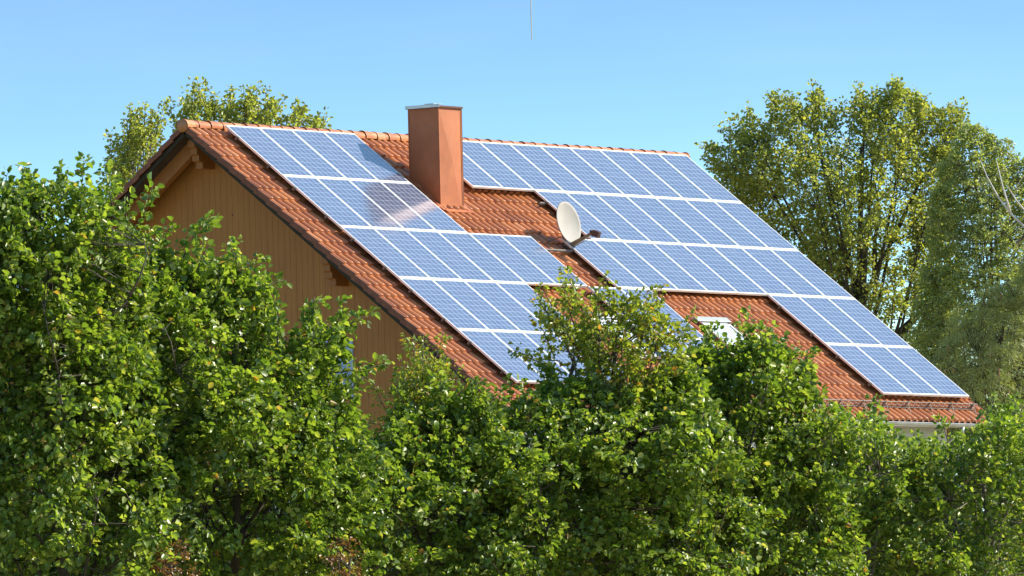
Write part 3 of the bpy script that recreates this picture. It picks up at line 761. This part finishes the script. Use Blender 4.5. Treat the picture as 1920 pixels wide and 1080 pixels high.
tree('poplar_tree', 'large loose crowned olive tree standing beyond the right roof end', 'tree', 222,
     [([(1312, 272), (1360, 258), (1366, 224), (1407, 200), (1417, 225), (1435, 215), (1440, 180), (1450, 170), (1480, 182), (1505, 185), (1533, 168), (1543, 192), (1575, 195), (1590, 190), (1601, 172), (1611, 152), (1625, 170), (1637, 164), (1650, 175), (1663, 155), (1686, 153), (1705, 170), (1734, 182), (1760, 200), (1786, 192), (1809, 196), (1818, 230), (1800, 300), (1790, 420), (1810, 560), (1770, 700), (1750, 790), (1640, 780), (1560, 640), (1460, 500), (1380, 400), (1340, 345), (1320, 320)], 1)],
     G_OLIVE, BARKD, 13, .080, .6, 26, 1250, 2.2, .35, .6, droop=.1, upw=.5, shoots=[[(1440,270),(1448,215),(1450,169)],[(1530,250),(1537,200),(1533,165)],[(1600,240),(1605,190),(1611,150)],[(1660,240),(1668,185),(1688,150)],[(1360,340),(1368,270),(1368,222)],[(1400,310),(1408,240),(1405,200)],[(1370,340),(1335,290),(1311,270)],[(1780,290),(1800,220),(1811,193)],[(1480,260),(1485,210),(1481,176)],[(1720,250),(1728,205),(1736,178)]], inset=.08, auto=40, nlimb=34, tr=.22, holes=[(1688, 464, 22), (1700, 606, 26), (1620, 560, 8), (1550, 330, 9), (1600, 300, 8), (1725, 590, 14)],
     limbs=[([(1600, 640, 0), (1622, 560, 0), (1650, 490, .2), (1672, 455, .2), (1700, 440, 0), (1735, 420, 0)], .07), ([(1660, 660, 0), (1690, 622, 0), (1722, 590, 0), (1760, 560, 0)], .15),
            ([(1640, 520, 0), (1640, 450, .2), (1650, 400, 0), (1640, 340, 0)], .07), ([(1622, 560, 0), (1580, 480, 0), (1560, 400, 0), (1540, 300, 0)], .08), ([(1672, 455, .2), (1720, 350, 0), (1770, 280, 0)], .06)])
tree('birch_tree', 'fine leaved pale birch with white bare limbs at the right edge', 'tree', 217,
     [([(1760, 300), (1800, 225), (1844, 226), (1867, 247), (1896, 253), (1900, 282), (1960, 290), (2000, 400), (2000, 830), (1740, 830), (1700, 620), (1735, 480), (1745, 380)], 1)],
     G_BIRCH, BARK, 14, .060, .55, 34, 2700, 1.6, .29, .5, droop=.9, upw=.1, inset=.04, nlimb=9, tr=.10, limb_mat=BIRCHB,
     limbs=[([(1990, 480, -1.7), (1925, 430, -1.7), (1895, 400, -1.75), (1872, 370, -1.75), (1850, 330, -1.7), (1838, 300, -1.6)], .034), ([(1895, 400, -1.75), (1880, 350, -1.8), (1868, 300, -1.7)], .03), ([(1960, 440, -1.7), (1930, 405, -1.7), (1905, 375, -1.7), (1890, 350, -1.7)], .03)])
tree('spruce_tree', 'dark spruce with hanging brown cones at the lower right beside the eave', 'tree', 208,
     [([(1725, 680), (1760, 640), (1790, 560), (1820, 600), (1860, 500), (1890, 540), (1930, 440), (1990, 400), (1990, 840), (1700, 840)], 1)],
     G_FIR, BARKD, 15, .085, .75, 70, 5200, 1.6, .26, .5, droop=1.1, upw=.0, inset=.05, nlimb=12, shape='needle', aspect=.14, cones=110)
# foreground trees
tree('hazel_tree', 'tall bright green tree filling the left edge with its top against the sky', 'tree', 149.5,
     [([(-80, 345), (0, 340), (42, 322), (75, 338), (112, 316), (130, 332), (150, 300), (165, 345), (200, 352), (235, 375), (245, 400), (270, 385), (282, 362), (292, 338), (300, 350), (284, 385), (262, 440), (270, 480), (300, 540), (300, 640), (320, 800), (330, 1000), (330, 1140), (-80, 1140)], 1)],
     G_FRESH, BARKD, 21, .112, .62, 24, 1700, 1.9, .33, .45, free=760, lump=.4, camw=.45, tilt=.55, shoots=[[(235,480),(262,430),(275,390),(288,342)],[(50,400),(62,345),(55,318)],[(112,390),(118,340),(115,308)],[(145,390),(155,335),(158,298)],[(220,480),(265,450),(294,436)],[(20,390),(10,345),(14,325)],[(195,400),(205,360),(212,340)]], nlimb=16, tr=.13,
     limbs=[([(240, 560, -1.2), (262, 520, -1.3), (275, 480, -1.3), (268, 440, -1.2)], .022), ([(110, 700, -1.5), (90, 620, -1.6), (78, 560, -1.5)], .02)])
tree('linden_tree', 'broad bright green tree in front of the ochre gable wall', 'tree', 152,
     [([(230, 470), (300, 462), (345, 490), (395, 478), (430, 500), (480, 512), (500, 545), (520, 590), (560, 612), (600, 596), (640, 600), (668, 612), (660, 650), (650, 690), (662, 750), (690, 800), (730, 900), (740, 1140), (180, 1140), (180, 800), (230, 600)], 1)],
     G_FRESH, BARKD, 22, .111, .56, 24, 1750, 1.9, .32, .45, free=760, lump=.4, camw=.45, tilt=.55, shoots=[[(320,540),(345,480),(362,445),(380,420),(404,410)],[(280,540),(300,470),(305,440),(327,422)],[(380,570),(430,520),(470,498),(500,480)],[(440,590),(490,538),(535,524)],[(555,670),(580,600),(602,556)],[(600,670),(632,610),(642,563)],[(610,660),(660,605),(704,586)],[(620,700),(680,692),(724,682)],[(520,650),(522,590),(512,558)],[(380,540),(395,495),(392,470)],[(440,560),(420,520),(424,488)],[(650,740),(672,712),(690,700)]], nlimb=16, tr=.13, holes=[(400, 605, 16), (385, 590, 9), (664, 700, 34)], inset=.10,
     limbs=[([(330, 690, -1.4), (320, 640, -1.5), (300, 600, -1.5)], .02)])
tree('hawthorn_tree', 'small yellow green treetop with reddish tips against the gable bottom corner', 'tree', 155.2,
     [([(700, 800), (728, 760), (740, 702), (765, 692), (782, 660), (800, 655), (830, 674), (850, 690), (848, 715), (872, 740), (900, 752), (920, 830), (860, 900), (720, 900)], .55)],
     G_YEL, BARK, 23, .072, .40, 20, 2300, 1.2, .34, .42, shoots=[[(790,780),(775,715),(740,700)],[(800,760),(795,690),(782,658)],[(800,760),(822,700),(836,668)],[(830,760),(850,710),(862,682)],[(760,780),(740,740),(722,735)]], nlimb=9, tr=.07)
tree('hazel_tree', 'green bush filling the dip between the gable tree and the slender tree', 'tree', 154.2,
     [([(560, 1140), (590, 900), (680, 835), (725, 800), (770, 765), (850, 745), (880, 738), (905, 748), (940, 795), (985, 830), (1040, 870), (1060, 1140)], 1)],
     G_FRESH, BARKD, 43, .104, .5, 22, 1700, 1.6, .32, .45, free=760, lump=.4, camw=.45, tilt=.55, inset=.03, nlimb=12, tr=.1)
tree('maple_tree', 'slender sparse yellow green tree standing before the middle of the roof', 'tree', 156.5,
     [([(1000, 548), (1040, 562), (1062, 536), (1130, 520), (1165, 518), (1180, 545), (1225, 545), (1250, 570), (1262, 610), (1288, 625), (1295, 670), (1250, 740), (1170, 780), (1090, 760), (1060, 690), (1030, 700), (1005, 690), (1000, 665), (990, 650), (1000, 640), (1012, 620), (990, 590), (1003, 570)], .29)],
     G_YEL, BARKD, 24, .082, .45, 20, 2300, 1.3, .36, .42, shoots=[[(1075,640),(1020,580),(1003,548)],[(1080,620),(1060,560),(1062,533)],[(1150,620),(1140,550),(1135,516)],[(1160,620),(1180,560),(1228,546)],[(1060,700),(1010,680),(975,660),(956,656)],[(1070,710),(1030,705),(1003,698)],[(1180,640),(1240,600),(1265,612)],[(1200,650),(1260,640),(1296,622)]], nlimb=8, tr=.10,
     limbs=[([(1110, 760, 0), (1140, 690, 0), (1158, 640, 0), (1165, 600, 0), (1175, 565, 0)], .035), ([(1010, 860, -.8), (1045, 780, -.6), (1068, 710, -.3), (1075, 680, 0), (1060, 640, 0), (1055, 610, 0)], .045),
            ([(1068, 710, -.3), (1085, 670, 0), (1100, 640, 0)], .02), ([(1150, 660, 0), (1200, 620, 0), (1235, 590, 0)], .02)])
tree('hazel_tree', 'wide green bush around the foot of the slender sparse tree', 'tree', 155.8,
     [([(920, 800), (955, 770), (1000, 728), (1090, 708), (1200, 705), (1290, 680), (1420, 900), (1420, 1140), (860, 1140), (870, 900)], 1)],
     G_FRESH, BARKD, 44, .106, .5, 22, 1700, 1.6, .32, .45, free=760, lump=.4, camw=.45, tilt=.55, inset=.03, nlimb=12, tr=.12)
tree('maple_tree', 'dense rounded dark green treetop below the right hand roof window', 'tree', 158.5,
     [([(1190, 740), (1280, 665), (1310, 640), (1350, 652), (1400, 636), (1440, 614), (1480, 634), (1520, 672), (1534, 725), (1525, 770), (1600, 900), (1610, 1140), (1100, 1140), (1120, 850)], 1)],
     G_FRESH, BARKD, 25, .105, .6, 24, 1650, 1.8, .32, .55, free=760, lump=.4, camw=.45, tilt=.55, shoots=[[(1430,680),(1440,640),(1446,608)],[(1490,700),(1510,670),(1528,660)]], inset=.08, nlimb=16, tr=.15)
tree('hazel_tree', 'medium green bush in front of the eave left of the snow guard end', 'tree', 160,
     [([(1490, 770), (1535, 762), (1580, 762), (1602, 775), (1640, 772), (1655, 795), (1690, 822), (1755, 818), (1830, 1140), (1400, 1140), (1420, 850)], 1)],
     G_FRESH, BARK, 26, .092, .57, 24, 1850, 1.7, .33, .48, free=760, lump=.4, camw=.45, tilt=.55, shoots=[[(1620,790),(1632,765),(1642,745)]], inset=.05, auto=8, nlimb=16, tr=.12)
tree('linden_tree', 'green tree closing the lower right corner with its top at eave height', 'tree', 161.5,
     [([(1710, 830), (1790, 815), (1815, 815), (1840, 788), (1868, 772), (1925, 764), (2000, 760), (2000, 1140), (1640, 1140), (1660, 900)], 1)],
     G_FRESH, BARK, 27, .095, .57, 24, 1850, 1.7, .33, .5, free=760, lump=.4, camw=.45, tilt=.55, shoots=[[(1840,830),(1850,780),(1862,750)],[(1900,820),(1905,770),(1900,742)],[(1780,840),(1770,800),(1762,788)]], auto=10, inset=.04, nlimb=16, tr=.13)
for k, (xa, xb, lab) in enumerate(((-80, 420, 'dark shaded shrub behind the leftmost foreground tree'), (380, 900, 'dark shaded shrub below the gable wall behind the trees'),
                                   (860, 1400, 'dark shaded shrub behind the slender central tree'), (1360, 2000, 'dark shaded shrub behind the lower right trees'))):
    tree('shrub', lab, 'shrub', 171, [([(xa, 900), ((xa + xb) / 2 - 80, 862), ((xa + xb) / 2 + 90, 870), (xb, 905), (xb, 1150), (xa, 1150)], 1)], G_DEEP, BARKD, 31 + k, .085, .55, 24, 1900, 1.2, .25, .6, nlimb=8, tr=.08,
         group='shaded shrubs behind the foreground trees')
for k, (x, y, lab) in enumerate(((325, 1010, 'russet leaved shrub low in the trees at the bottom left'), (645, 1010, 'small russet leaved shrub low below the gable wall'))):
    tree('russet_shrub', lab, 'shrub', 148.5 + 1.6 * k, [([(x - 45, 1120), (x - 30, y + 30), (x - 12, y - 8), (x + 5, y + 12), (x + 22, y), (x + 38, y + 45), (x + 45, 1120)], 1)], G_RED, BARKD, 41 + k, .045, .3, 20, 1500, .5, .3, .3, auto=0, inset=0, nlimb=4, tr=.03)
